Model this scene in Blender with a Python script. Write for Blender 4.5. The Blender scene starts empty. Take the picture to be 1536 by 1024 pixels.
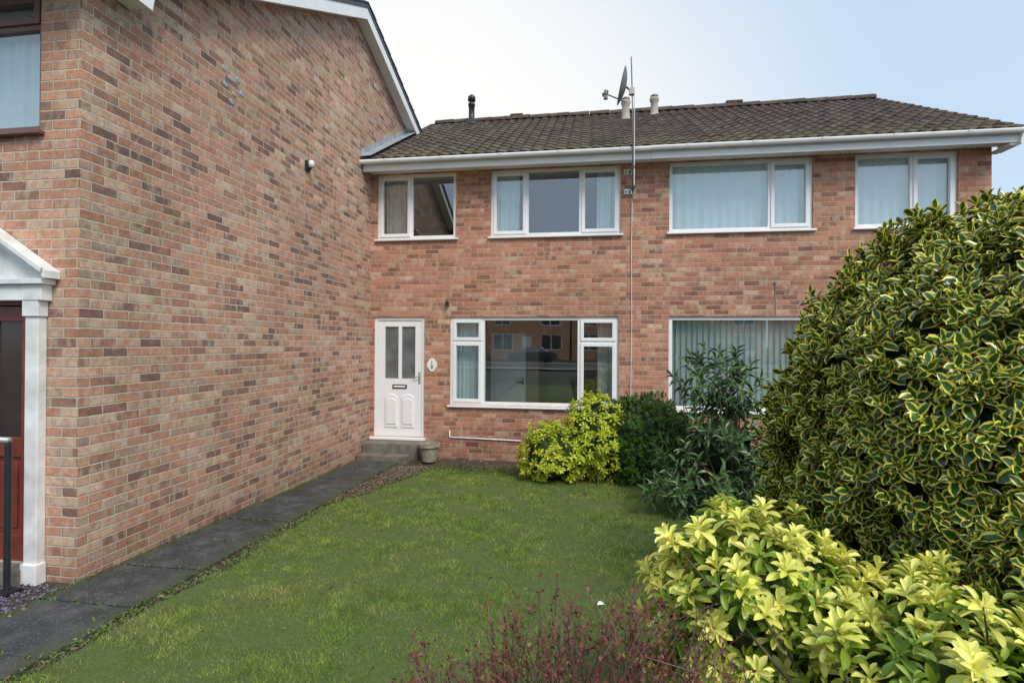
import bpy, math, random
import numpy as np
from mathutils import Vector, noise, Matrix
random.seed(7); rng=np.random.default_rng(7)
scene=bpy.context.scene; COL=scene.collection
R=math.radians
def g(y): return .06+.025*min(max(-y,0),12)
def gv(y): return .06+.025*np.clip(-y,0,12)

# ------------------------------------------------------------------ nodes
class NT:
    def __init__(s,name):
        s.m=bpy.data.materials.new(name); s.m.use_nodes=True; s.t=s.m.node_tree; s.t.nodes.clear()
        s.out=s.t.nodes.new('ShaderNodeOutputMaterial')
    def n(s,typ,**k):
        x=s.t.nodes.new(typ)
        for a,b in k.items(): setattr(x,a,b)
        return x
    def link(s,a,b): s.t.links.new(a,b)
    def put(s,sock,v):
        if isinstance(v,bpy.types.NodeSocket): s.link(v,sock)
        else: sock.default_value=v
    def math(s,op,a,b=None,c=None,clamp=False):
        x=s.n('ShaderNodeMath',operation=op); x.use_clamp=clamp
        s.put(x.inputs[0],a)
        if b is not None: s.put(x.inputs[1],b)
        if c is not None: s.put(x.inputs[2],c)
        return x.outputs[0]
    def rng(s,v,a,b,c=0.,d=1.):
        x=s.n('ShaderNodeMapRange'); x.clamp=True
        s.put(x.inputs[0],v)
        for i,q in enumerate((a,b,c,d)): s.put(x.inputs[i+1],q)
        return x.outputs[0]
    def mix(s,f,a,b,mode='MIX'):
        x=s.n('ShaderNodeMix',data_type='RGBA',blend_type=mode)
        s.put(x.inputs[0],f)
        for i,q in ((6,a),(7,b)):
            if isinstance(q,tuple): q=tuple(q)+((1,) if len(q)==3 else ())
            s.put(x.inputs[i],q)
        return x.outputs[2]
    def ramp(s,f,stops,interp='LINEAR'):
        x=s.n('ShaderNodeValToRGB'); cr=x.color_ramp; cr.interpolation=interp
        while len(cr.elements)<len(stops): cr.elements.new(.5)
        for e,(p,c) in zip(cr.elements,stops): e.position=p; e.color=tuple(c)+(1,)
        s.put(x.inputs[0],f); return x.outputs[0]
    def noise(s,scale,detail=3,vec=None,rough=.55):
        x=s.n('ShaderNodeTexNoise'); x.inputs['Scale'].default_value=scale; x.inputs['Detail'].default_value=detail; x.inputs['Roughness'].default_value=rough
        s.link(vec if vec is not None else s.pos(),x.inputs['Vector']); return x.outputs['Fac']
    def pos(s):
        if not hasattr(s,'_g'): s._g=s.n('ShaderNodeNewGeometry')
        return s._g.outputs['Position']
    def comb(s,a,b,c):
        x=s.n('ShaderNodeCombineXYZ')
        for i,q in enumerate((a,b,c)): s.put(x.inputs[i],q)
        return x.outputs[0]
    def bsdf(s,color,rough=.6,metal=0.,bump=None,strength=.3,dist=.01,spec=.5,translucent=0):
        p=s.n('ShaderNodeBsdfPrincipled')
        if isinstance(color,tuple): color=tuple(color)+((1,) if len(color)==3 else ())
        s.put(p.inputs['Base Color'],color); s.put(p.inputs['Roughness'],rough); s.put(p.inputs['Metallic'],metal)
        p.inputs['Specular IOR Level'].default_value=spec
        if bump is not None:
            b=s.n('ShaderNodeBump'); b.inputs['Strength'].default_value=strength; b.inputs['Distance'].default_value=dist
            s.put(b.inputs['Height'],bump); s.link(b.outputs[0],p.inputs['Normal'])
        o=p.outputs[0]
        if translucent:
            t=s.n('ShaderNodeBsdfTranslucent'); s.put(t.inputs[0],color)
            mx=s.n('ShaderNodeMixShader'); mx.inputs[0].default_value=translucent
            s.link(o,mx.inputs[1]); s.link(t.outputs[0],mx.inputs[2]); o=mx.outputs[0]
        s.link(o,s.out.inputs[0]); return s.m

def simple(name,c,rough=.5,metal=0.,var=.12,scale=6.,bump=0.,spec=.5):
    t=NT(name); nz=t.noise(scale,5)
    k=t.rng(nz,.3,.7,1-var,1+var)
    colr=t.mix(1.,tuple(c),t.comb(k,k,k),'MULTIPLY')
    return t.bsdf(colr,rough,metal,bump=(t.noise(scale*12,3) if bump else None),strength=bump,dist=.005,spec=spec)

def brick_mat(name,stops,mortar,seed=0.,clus=.45,kissc=(.56,.44,.33),gain=1.):
    t=NT(name); P=t.pos(); ge=t._g
    sp=t.n('ShaderNodeSeparateXYZ'); t.link(P,sp.inputs[0]); X,Y,Z=sp.outputs
    sn=t.n('ShaderNodeSeparateXYZ'); t.link(ge.outputs['True Normal'],sn.inputs[0])
    side=t.math('GREATER_THAN',t.math('ABSOLUTE',sn.outputs[0]),.5)
    u=t.math('ADD',X,t.math('MULTIPLY',side,t.math('SUBTRACT',Y,X)))
    wob=t.math('MULTIPLY',t.math('SUBTRACT',t.noise(9,2),.5),.012)
    wob2=t.math('MULTIPLY',t.math('SUBTRACT',t.noise(14,2),.5),.010)
    u=t.math('ADD',u,wob); z=t.math('ADD',Z,wob2)
    zr=t.math('DIVIDE',z,.075); row=t.math('FLOOR',zr); fz=t.math('SUBTRACT',zr,row)
    wr=t.n('ShaderNodeTexWhiteNoise',noise_dimensions='1D'); t.link(row,wr.inputs['W'])
    off=t.math('ADD',t.math('MULTIPLY',t.math('ABSOLUTE',t.math('MODULO',row,2.)),.5),t.math('MULTIPLY',wr.outputs['Value'],.06))
    uc=t.math('ADD',t.math('DIVIDE',u,.225),off); c=t.math('FLOOR',uc); fu=t.math('SUBTRACT',uc,c)
    du=t.math('MULTIPLY',t.math('MINIMUM',fu,t.math('SUBTRACT',1.,fu)),.225)
    dz=t.math('MULTIPLY',t.math('MINIMUM',fz,t.math('SUBTRACT',1.,fz)),.075)
    d=t.math('MINIMUM',du,dz); mask=t.rng(d,.0035,.0068)
    wn=t.n('ShaderNodeTexWhiteNoise',noise_dimensions='3D'); t.link(t.comb(c,row,seed),wn.inputs[0])
    rv=t.math('ADD',wn.outputs['Value'],t.math('MULTIPLY',t.math('SUBTRACT',t.noise(.9,3),.5),clus),clamp=True)
    n1=t.noise(26,4); n2=t.noise(90,3); n3=t.noise(11,3)
    rv=t.math('ADD',rv,t.math('MULTIPLY',t.math('SUBTRACT',n3,.5),.6),clamp=True)
    base=t.ramp(rv,stops,'LINEAR')
    s2=t.n('ShaderNodeSeparateColor'); t.link(wn.outputs['Color'],s2.inputs[0])
    br=t.rng(s2.outputs[1],0.,1.,.84*gain,1.16*gain)
    k=t.math('MULTIPLY',br,t.math('MULTIPLY',t.rng(n1,.3,.7,.80,1.18),t.rng(n2,.3,.7,.86,1.14)))
    base=t.mix(1.,base,t.comb(k,k,k),'MULTIPLY')
    kiss=t.math('MULTIPLY',t.rng(t.noise(7.,2,t.comb(t.math('MULTIPLY',u,1.6),0.,t.math('MULTIPLY',z,.7))),.50,.62),t.math('GREATER_THAN',s2.outputs[2],.5))
    base=t.mix(t.math('MULTIPLY',kiss,.55),base,kissc)
    mk=t.rng(t.noise(40,3),.3,.7,.8,1.15)
    mort=t.mix(1.,tuple(mortar),t.comb(mk,mk,mk),'MULTIPLY')
    colr=t.mix(mask,mort,base)
    low_tone=t.rng(t.math('ADD',Z,t.math('MULTIPLY',t.noise(2.5,3),.5)),.2,.9,.66,1.)  # brick gets darker towards the bottom, with an uneven edge
    st=t.math('MULTIPLY',low_tone,t.rng(t.noise(.55,4),.3,.7,.86,1.12))
    colr=t.mix(1.,colr,t.comb(st,st,st),'MULTIPLY')
    h=t.math('ADD',mask,t.math('MULTIPLY',n2,.35))
    return t.bsdf(colr,.88,bump=h,strength=.8,dist=.006,spec=.25)

def leaf_mat(name,a,b,edge=None,rough=.4,tr=.2,vein=None,edge_at=.55):
    t=NT(name); at=t.n('ShaderNodeAttribute'); at.attribute_name='rnd'
    c=t.mix(at.outputs['Fac'],tuple(a),tuple(b))
    ed=t.n('ShaderNodeAttribute'); ed.attribute_name='edge'
    if edge:
        e=t.math('ADD',ed.outputs['Fac'],t.math('MULTIPLY',t.math('SUBTRACT',t.noise(38,2),.5),.7))
        ec=t.mix(at.outputs['Fac'],tuple(q*.8 for q in edge),tuple(edge))
        c=t.mix(t.rng(e,edge_at-.06,edge_at+.06),c,ec)
    if vein: c=t.mix(t.rng(ed.outputs['Fac'],.0,.12,.5,0.),c,tuple(vein))
    k=t.rng(t.noise(5,2),.3,.7,.8,1.2); c=t.mix(1.,c,t.comb(k,k,k),'MULTIPLY')
    return t.bsdf(c,rough,translucent=tr)

def glass_mat(name,refl=.3,tint=(.93,.99,.99)):
    t=NT(name); tr=t.n('ShaderNodeBsdfTransparent'); tr.inputs[0].default_value=tint+(1,)
    gl=t.n('ShaderNodeBsdfGlossy'); gl.inputs['Roughness'].default_value=.0; gl.inputs[0].default_value=(.95,.98,1,1)
    bp=t.n('ShaderNodeBump'); bp.inputs['Strength'].default_value=.03; bp.inputs['Distance'].default_value=.02
    t.link(t.noise(1.6,1),bp.inputs['Height']); t.link(bp.outputs[0],gl.inputs['Normal'])
    lw=t.n('ShaderNodeLayerWeight'); lw.inputs[0].default_value=.35
    f=t.math('ADD',t.math('MULTIPLY',lw.outputs['Fresnel'],.5),refl,clamp=True)
    mx=t.n('ShaderNodeMixShader'); t.link(f,mx.inputs[0]); t.link(tr.outputs[0],mx.inputs[1]); t.link(gl.outputs[0],mx.inputs[2])
    t.link(mx.outputs[0],t.out.inputs[0]); return t.m

# ------------------------------------------------------------------ mesh
class MB:
    def __init__(s): s.v=[]; s.f=[]
    def box(s,x0,y0,z0,x1,y1,z1):
        x0,x1=sorted((x0,x1)); y0,y1=sorted((y0,y1)); z0,z1=sorted((z0,z1))
        b=len(s.v); s.v+=[(x0,y0,z0),(x1,y0,z0),(x1,y1,z0),(x0,y1,z0),(x0,y0,z1),(x1,y0,z1),(x1,y1,z1),(x0,y1,z1)]
        s.f+=[tuple(b+i for i in q) for q in ((3,2,1,0),(4,5,6,7),(0,1,5,4),(1,2,6,5),(2,3,7,6),(3,0,4,7))]; return s
    def poly(s,pts):
        b=len(s.v); s.v+=[tuple(p) for p in pts]; s.f.append(tuple(range(b,b+len(pts)))); return s
    def prism(s,pts,vec):
        b=len(s.v); n=len(pts); s.v+=[tuple(p) for p in pts]+[tuple(Vector(p)+Vector(vec)) for p in pts]
        s.f+=[tuple(range(b+n-1,b-1,-1)),tuple(range(b+n,b+2*n))]
        for i in range(n): j=(i+1)%n; s.f.append((b+i,b+j,b+n+j,b+n+i))
        return s
    def tube(s,pts,r,n=8,cap=True):
        pts=[Vector(p) for p in pts]; rs=r if isinstance(r,(list,tuple)) else [r]*len(pts)
        b=len(s.v)
        for i,p in enumerate(pts):
            d=(pts[min(i+1,len(pts)-1)]-pts[max(i-1,0)]).normalized()
            a=d.orthogonal().normalized() if i==0 else (pa-d*pa.dot(d)).normalized()
            pa=a; c=d.cross(a)
            for k in range(n):
                q=2*math.pi*k/n; s.v.append(tuple(p+(a*math.cos(q)+c*math.sin(q))*rs[i]))
        for i in range(len(pts)-1):
            for k in range(n): l=(k+1)%n; s.f.append((b+i*n+k,b+i*n+l,b+(i+1)*n+l,b+(i+1)*n+k))
        if cap: s.f.append(tuple(b+k for k in range(n-1,-1,-1))); s.f.append(tuple(b+(len(pts)-1)*n+k for k in range(n)))
        return s
    def lathe(s,c,prof,n=20):
        b=len(s.v)
        for r,z in prof:
            for k in range(n): q=2*math.pi*k/n; s.v.append((c[0]+r*math.cos(q),c[1]+r*math.sin(q),c[2]+z))
        for i in range(len(prof)-1):
            for k in range(n): l=(k+1)%n; s.f.append((b+i*n+k,b+i*n+l,b+(i+1)*n+l,b+(i+1)*n+k))
        return s
    def xf(s,m): s.v=[tuple(m@Vector(p)) for p in s.v]; return s
    def build(s,name,mat,parent=None,base=None,smooth=False,bevel=0.):
        off=Vector((0,0,0))
        if base is not None: off=Vector(base)
        q=parent
        while q is not None: off=off+q.location; q=q.parent
        me=bpy.data.meshes.new(name); me.from_pydata([tuple(Vector(p)-off) for p in s.v],[],s.f); me.update()
        if mat: me.materials.append(mat)
        o=bpy.data.objects.new(name,me); COL.objects.link(o); o.parent=parent
        if base is not None: o.location=base
        if smooth: me.polygons.foreach_set('use_smooth',[True]*len(me.polygons))
        if bevel:
            b=o.modifiers.new('bevel','BEVEL'); b.width=bevel; b.segments=2; b.limit_method='ANGLE'
        return o
def tag(o,label=None,cat=None,group=None,kind=None):
    if label: o['label']=label
    if cat: o['category']=cat
    if group: o['group']=group
    if kind: o['kind']=kind
    return o
def empty(name,loc,label,cat,group=None):
    o=bpy.data.objects.new(name,None); o.empty_display_size=.2; COL.objects.link(o); o.location=loc; tag(o,label,cat,group); return o
def copy_tree(o,parent=None):
    c=o.copy(); COL.objects.link(c); c.parent=parent
    for ch in list(o.children): copy_tree(ch,c)
    return c
def fast_mesh(name,V,F,k,mat,parent=None,base=None,attrs=None,smooth=False):
    off=np.zeros(3)
    if base is not None: off=off+np.array(base)
    q=parent
    while q is not None: off=off+np.array(q.location); q=q.parent
    me=bpy.data.meshes.new(name); V=(V-off).astype(np.float32)
    me.vertices.add(len(V)); me.vertices.foreach_set('co',V.ravel())
    nf=len(F); me.loops.add(nf*k); me.loops.foreach_set('vertex_index',F.astype(np.int32).ravel())
    me.polygons.add(nf); me.polygons.foreach_set('loop_start',np.arange(0,nf*k,k,dtype=np.int32))
    try: me.polygons.foreach_set('loop_total',np.full(nf,k,dtype=np.int32))
    except Exception: pass
    if smooth: me.polygons.foreach_set('use_smooth',np.ones(nf,dtype=bool))
    me.update(calc_edges=True); me.validate()
    for a,val in (attrs or {}).items():
        at=me.attributes.new(a,'FLOAT','POINT'); at.data.foreach_set('value',val.astype(np.float32))
    me.materials.append(mat)
    o=bpy.data.objects.new(name,me); COL.objects.link(o); o.parent=parent
    if base is not None: o.location=base
    return o
def norm(a): return a/np.maximum(np.linalg.norm(a,axis=-1,keepdims=True),1e-9)

# ------------------------------------------------------------------ materials
M={}
stA=[(0,(.21,.13,.105)),(.12,(.29,.165,.125)),(.30,(.43,.22,.145)),(.5,(.51,.29,.195)),(.68,(.46,.235,.155)),(.86,(.56,.40,.29)),(1,(.38,.26,.20))]
stB=[(0,(.25,.125,.095)),(.12,(.34,.16,.11)),(.35,(.46,.21,.14)),(.6,(.52,.255,.17)),(.82,(.46,.20,.13)),(1,(.57,.37,.26))]
M['brickA']=brick_mat('brick_multi',stA,(.56,.49,.40),1.)
M['brickB']=brick_mat('brick_red',stB,(.50,.40,.31),5.,clus=.35)
M['brickC']=brick_mat('brick_orange_sunlit',[(p,(min(1,r*1.55),q*1.5,b*1.2)) for p,(r,q,b) in stB],(.6,.5,.4),9.)  # red brick lifted and warmed: sunlight on the opposite fronts put into colour
M['upvc']=simple('white_upvc',(.86,.87,.88),.3,var=.03,scale=2)
M['painted']=simple('white_paint',(.76,.77,.77),.5,var=.16,scale=7,bump=.2)
M['barge']=simple('white_board',(.85,.86,.87),.45,var=.06,scale=3)
M['glass']=glass_mat('window_glass',.20)
M['glass_dark']=glass_mat('door_glass',.10,(.25,.28,.28))
M['frost']=simple('frosted_glass',(.14,.15,.16),.22,var=.25,scale=5,bump=.3)
M['mahogany']=simple('mahogany_paint',(.19,.042,.028),.35,var=.2,scale=9)
M['maroon']=simple('brown_upvc',(.17,.085,.075),.4,var=.1)
M['black']=simple('black_metal',(.02,.02,.022),.4,var=.2)
M['grey']=simple('grey_metal',(.20,.21,.22),.45,.5)
M['galv']=simple('galvanised',(.42,.43,.44),.45,.5)
M['lead']=simple('lead_sheet',(.34,.38,.42),.6,.2,var=.2)
M['concrete']=simple('step_concrete',(.17,.15,.125),.9,var=.35,scale=8,bump=.6)
M['stone']=simple('pot_stone',(.30,.27,.21),.9,var=.3,scale=14,bump=.6)
M['clay']=simple('buff_clay',(.42,.37,.32),.85,var=.2)
M['net']=simple('net_curtain',(.76,.88,.89),.9,var=.05)
M['curt']=simple('cream_curtain',(.62,.62,.58),.9,var=.06)
M['blind']=simple('blind_fabric',(.66,.74,.70),.9,var=.06)
M['room']=simple('room_paint',(.62,.57,.50),.9,var=.05)
M['soil']=simple('soil',(.065,.05,.038),.95,var=.5,scale=16,bump=1.)
M['rubber']=simple('rubber',(.02,.02,.02),.8)
M['ink']=simple('dark_ink',(.03,.03,.04),.5)
M['bark']=simple('bark',(.12,.09,.06),.9,var=.3,scale=20,bump=.5)
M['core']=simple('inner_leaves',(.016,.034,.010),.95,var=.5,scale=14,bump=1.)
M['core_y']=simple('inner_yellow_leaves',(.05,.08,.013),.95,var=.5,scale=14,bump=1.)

TP,NC=.19,17
t=NT('roof_tiles'); P=t.pos(); sp=t.n('ShaderNodeSeparateXYZ'); t.link(P,sp.inputs[0])
cx=t.math('FLOOR',t.math('ADD',t.math('DIVIDE',sp.outputs[0],TP),.25)); cy=t.math('FLOOR',t.math('DIVIDE',t.math('ADD',sp.outputs[1],.455),3.95/NC))
wn=t.n('ShaderNodeTexWhiteNoise',noise_dimensions='3D'); t.link(t.comb(cx,cy,3.),wn.inputs[0])
c=t.ramp(wn.outputs['Value'],[(0,(.070,.050,.042)),(.5,(.098,.070,.057)),(1,(.135,.097,.078))])
c=t.mix(t.rng(t.noise(16,5),.52,.68,0.,.5),c,(.17,.145,.105))
c=t.mix(t.math('MULTIPLY',t.rng(t.noise(5,6,rough=.7),.52,.64),.5),c,(.045,.043,.028))
c=t.mix(t.math('MULTIPLY',t.rng(sp.outputs[1],.3,-.3),t.rng(t.noise(11,4),.5,.6,0.,.7)),c,(.15,.16,.045))
M['tiles']=t.bsdf(c,.85,bump=t.noise(60,4),strength=.6,dist=.01,spec=.3)
M['slate']=simple('slate_tiles',(.07,.08,.10),.7,var=.3,scale=8,bump=.4)

t=NT('paving'); n=t.noise(5,6,rough=.65); c=t.ramp(n,[(.25,(.022,.025,.028)),(.5,(.050,.054,.058)),(.75,(.11,.112,.112))])
sp=t.n('ShaderNodeSeparateXYZ'); t.link(t.pos(),sp.inputs[0])
c=t.mix(t.rng(t.noise(60,3),.60,.69),c,(.19,.195,.18)); c=t.mix(t.rng(t.noise(2.2,5),.5,.68,0.,.6),c,(.024,.026,.024))
edge=t.math('MAXIMUM',t.rng(sp.outputs[0],-3.25,-3.06),t.rng(sp.outputs[0],-3.62,-3.78)); c=t.mix(t.math('MULTIPLY',edge,t.rng(t.noise(18,4),.40,.56)),c,(.06,.075,.025))
M['paving']=t.bsdf(c,t.rng(n,.3,.7,.5,.85),bump=t.noise(90,4),strength=.8,dist=.008)

t=NT('lawn_ground'); c=t.ramp(t.noise(25,5),[(0,(.055,.085,.018)),(.5,(.11,.16,.035)),(1,(.19,.20,.07))]); M['lawn']=t.bsdf(c,.95,bump=t.noise(120,3),strength=1.,dist=.02)
t=NT('rough_grass'); c=t.ramp(t.noise(3,6),[(0,(.025,.032,.014)),(1,(.065,.07,.035))]); M['field']=t.bsdf(c,.95,bump=t.noise(40,3),strength=.8,dist=.03)
t=NT('grass_blades'); at=t.n('ShaderNodeAttribute'); at.attribute_name='rnd'
c=t.ramp(at.outputs['Fac'],[(0,(.09,.20,.018)),(.45,(.17,.32,.032)),(.8,(.29,.41,.055)),(1,(.50,.46,.17))])
pt_=t.noise(1.5,5,rough=.65)
c=t.mix(t.rng(pt_,.42,.62,0.,.7),c,(.36,.40,.085)); c=t.mix(t.rng(t.noise(3.3,4),.56,.68,0.,.6),c,(.38,.33,.14))
k=t.rng(t.noise(6,4),.3,.7,.58,1.28); c=t.mix(1.,c,t.comb(k,k,k),'MULTIPLY')
M['grass']=t.bsdf(c,.6,translucent=.25)
M['asphalt']=simple('asphalt',(.07,.07,.072),.9,var=.2,scale=3,bump=.5)
M['pave2']=simple('pavement_slabs',(.25,.24,.23),.9,var=.2,scale=3)
t=NT('gravel'); at=t.n('ShaderNodeAttribute'); at.attribute_name='rnd'
M['gravel']=t.bsdf(t.ramp(at.outputs['Fac'],[(0,(.06,.045,.035)),(.6,(.17,.13,.10)),(1,(.34,.28,.22))]),.9)
t=NT('slate_chips'); at=t.n('ShaderNodeAttribute'); at.attribute_name='rnd'
M['chips']=t.bsdf(t.ramp(at.outputs['Fac'],[(0,(.06,.05,.08)),(1,(.2,.17,.22))]),.7)
M['litter']=leaf_mat('fallen_leaf',(.12,.06,.03),(.32,.22,.12),rough=.8,tr=.1)
M['holly']=leaf_mat('variegated_leaf',(.018,.062,.010),(.055,.135,.022),edge=(.90,.80,.13),rough=.22,tr=.1,edge_at=.62)
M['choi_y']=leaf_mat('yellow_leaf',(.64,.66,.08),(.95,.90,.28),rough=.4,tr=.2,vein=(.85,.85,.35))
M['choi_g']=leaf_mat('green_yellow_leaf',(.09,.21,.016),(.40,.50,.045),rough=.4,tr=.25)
M['choi_far']=leaf_mat('lime_leaf',(.26,.40,.018),(.82,.82,.08),rough=.4,tr=.25)
M['hebe']=leaf_mat('dark_small_leaf',(.040,.105,.014),(.13,.26,.032),rough=.4,tr=.1)
M['laurel']=leaf_mat('long_dark_leaf',(.030,.085,.026),(.11,.20,.058),rough=.28,tr=.12,vein=(.2,.3,.13))
M['red']=leaf_mat('maroon_leaf',(.11,.028,.022),(.27,.085,.058),rough=.6,tr=.15)
M['redtwig']=simple('maroon_twig',(.17,.10,.075),.8,var=.3,scale=20)
M['weed']=leaf_mat('weed_leaf',(.06,.13,.015),(.17,.24,.05),rough=.6,tr=.2)

# ------------------------------------------------------------------ helpers for buildings
def wall_holes(mb,y,u0,u1,z0,z1,holes,depth):
    us=sorted({u0,u1,*[h[0] for h in holes],*[h[1] for h in holes]}); zs=sorted({z0,z1,*[h[2] for h in holes],*[h[3] for h in holes]})
    for a,b in zip(us,us[1:]):
        for c,d in zip(zs,zs[1:]):
            m,q=(a+b)/2,(c+d)/2
            if any(h[0]<m<h[1] and h[2]<q<h[3] for h in holes): continue
            mb.poly([(a,y,c),(b,y,c),(b,y,d),(a,y,d)])
    for a,b,c,d in holes:
        e=y+depth
        mb.poly([(a,y,c),(a,e,c),(a,e,d),(a,y,d)]); mb.poly([(b,y,c),(b,y,d),(b,e,d),(b,e,c)])
        mb.poly([(a,y,d),(a,e,d),(b,e,d),(b,y,d)]); mb.poly([(a,y,c),(b,y,c),(b,e,c),(a,e,c)])
def window(parent,x0,x1,z0,z1,y,lights,mat=None,glass=None,sill=True,fw=.055,sillmat=None):
    mat=mat or M['upvc']; glass=glass or M['glass']; W=x1-x0; H=z1-z0
    f=MB(); p=MB(); a,b=y+.035,y+.10
    f.box(x0,a,z0,x0+fw,b,z1).box(x1-fw,a,z0,x1,b,z1).box(x0+fw,a,z1-fw,x1-fw,b,z1).box(x0+fw,a,z0,x1-fw,b,z0+fw)
    done=set()
    for u0,u1,v0,v1,s in lights:
        X0,X1,Z0,Z1=x0+u0*W,x0+u1*W,z0+v0*H,z0+v1*H
        h=fw*.5
        if u1<.999 and (u1,v0) not in done:
            f.box(X1-h,a+.001,max(Z0,z0+fw)+.0,X1+h,b-.001,min(Z1,z1-fw)); done.add((u1,v0))
        if v1<.999: f.box(max(X0+h,x0+fw),a+.002,Z1-h,min(X1-h,x1-fw),b-.002,Z1+h)
        l=X0+(fw if u0<.001 else h); r=X1-(fw if u1>.999 else h); bo=Z0+(fw if v0<.001 else h); to=Z1-(fw if v1>.999 else h)
        if s:
            w=.042; c=a-.016
            f.box(l-.012,c,bo-.012,l+w,b-.02,to+.012).box(r-w,c,bo-.012,r+.012,b-.02,to+.012).box(l+w,c,to-w,r-w,b-.02,to+.012).box(l+w,c,bo-.012,r-w,b-.02,bo+w)
            l+=w;r-=w;bo+=w;to-=w
        p.poly([(l-.005,y+.062,bo-.005),(r+.005,y+.062,bo-.005),(r+.005,y+.062,to+.005),(l-.005,y+.062,to+.005)])
    o=f.build('window',mat,parent,bevel=.004); p.build('pane',glass,o)
    if sill: MB().box(x0-.04,y-.05,z0-.035,x1+.04,y+.06,z0-.003).build('sill',sillmat or mat,o,bevel=.006)
    return o
def curtain(x0,x1,z0,z1,y,mat,label,pitch=.09,amp=.03,kind='curtain',sharp=False):
    mb=MB(); n=max(8,int((x1-x0)/pitch*8)); 
    for i in range(n+1):
        x=x0+(x1-x0)*i/n; ph=2*math.pi*x/pitch
        d=amp*(math.sin(ph)+.4*math.sin(ph*.43+1)) if not sharp else amp*(2*((x/pitch)%1)-1)
        mb.v+=[(x,y+d,z0),(x,y+d*.8,z1)]
    for i in range(n): mb.f.append((2*i,2*i+2,2*i+3,2*i+1))
    o=mb.build(kind,mat,None,base=((x0+x1)/2,y,z0),smooth=not sharp); return tag(o,label,'blind' if 'blind' in kind else 'curtain')
def room(parent,x0,x1,z0,z1,y0=.14,y1=3.6):
    m=MB(); m.poly([(x0,y1,z0),(x1,y1,z0),(x1,y1,z1),(x0,y1,z1)]).poly([(x0,y0,z0),(x0,y1,z0),(x0,y1,z1),(x0,y0,z1)]).poly([(x1,y0,z0),(x1,y1,z0),(x1,y1,z1),(x1,y0,z1)])
    m.poly([(x0,y0,z0),(x1,y0,z0),(x1,y1,z0),(x0,y1,z0)]).poly([(x0,y0,z1),(x1,y0,z1),(x1,y1,z1),(x0,y1,z1)])
    return m.build('interior_room',M['room'],parent)
YE,ZE,YR,ZR=-.45,5.03,3.5,7.25
def tiled(x0,x1):
    mb=MB(); sl=Vector((0,YR-YE,ZR-ZE)); L=sl.length; sl.normalize(); nn=Vector((0,-sl.z,sl.y)); nc=NC; c=L/nc
    nx=int((x1-x0)/.024); xs=[x0+(x1-x0)*i/nx for i in range(nx+1)]
    for i in range(nc):
        b=len(mb.v)
        for (s,l) in ((i*c,.004),(i*c+.001,.022),((i+.5)*c,.013),(min((i+1)*c+.02,L),.004)):
            for x in xs:
                ti=math.floor(x/TP+.25); pr=.012*math.sin(2*math.pi*x/TP)+.004*math.sin(4*math.pi*x/TP+.6)
                j=.006*noise.noise(Vector((ti*3.1,i*5.7,.5)))
                p=Vector((x,YE,ZE))+sl*(s+.008*noise.noise(Vector((ti*1.7,i*2.3,9))))+nn*(l+pr+j); mb.v.append(tuple(p))
        m=len(xs)
        for r in range(3):
            for k in range(m-1): mb.f.append((b+r*m+k,b+r*m+k+1,b+(r+1)*m+k+1,b+(r+1)*m+k))
    mb.poly([(x0,YR,ZR),(x1,YR,ZR),(x1,2*YR-YE,ZE),(x0,2*YR-YE,ZE)])
    mb.poly([(x0,YE,ZE-.03),(x1,YE,ZE-.03),(x1,YR,ZR-.04),(x0,YR,ZR-.04)])
    return mb
def ridge(x0,x1):
    mb=MB(); n=max(1,round((x1-x0)/.45)); w=(x1-x0)/n
    for i in range(n):
        b=len(mb.v); dzz=.012*noise.noise(Vector((i*2.1,x0,3)))
        for x,e in ((x0+i*w+.004,0.),(x0+(i+1)*w-.004,.012)):
            for k in range(9):
                q=math.pi*(k/8); mb.v.append((x,YR+(.13+e)*math.cos(q),ZR-.035+dzz+(.11+e)*math.sin(q)))
        for k in range(8): mb.f.append((b+k,b+k+1,b+10+k,b+9+k))
        mb.f.append(tuple(b+k for k in range(9))); mb.f.append(tuple(b+9+k for k in range(9)))
    return mb
def gutter(x0,x1,ys,z):
    mb=MB(); xs=[x0,x1]; r=.054
    for rr in (1.,.88):
        for x in xs:
            for k in range(11): q=math.pi*k/10; mb.v.append((x,ys-rr*r*math.cos(q),z-rr*r*math.sin(q)))
    for o in (0,22):
        for k in range(10): mb.f.append((o+k,o+k+1,o+11+k+1,o+11+k))
    for a in (0,10): mb.f.append((a,11+a,33+a,22+a))
    mb.f.append(tuple(range(11))); mb.f.append(tuple(range(11,22)))
    x=x0+.5
    while x<x1-.2:
        rr=r*1.12; c=len(mb.v)
        for xx in (x,x+.05):
            for k in range(11): q=math.pi*k/10; mb.v.append((xx,ys-rr*math.cos(q),z+.004-rr*math.sin(q)))
        for k in range(10): mb.f.append((c+k,c+k+1,c+12+k,c+11+k))
        for o in (0,11): mb.f.append(tuple([c+o+k for k in range(11)]))
        x+=.95
    return mb

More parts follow.
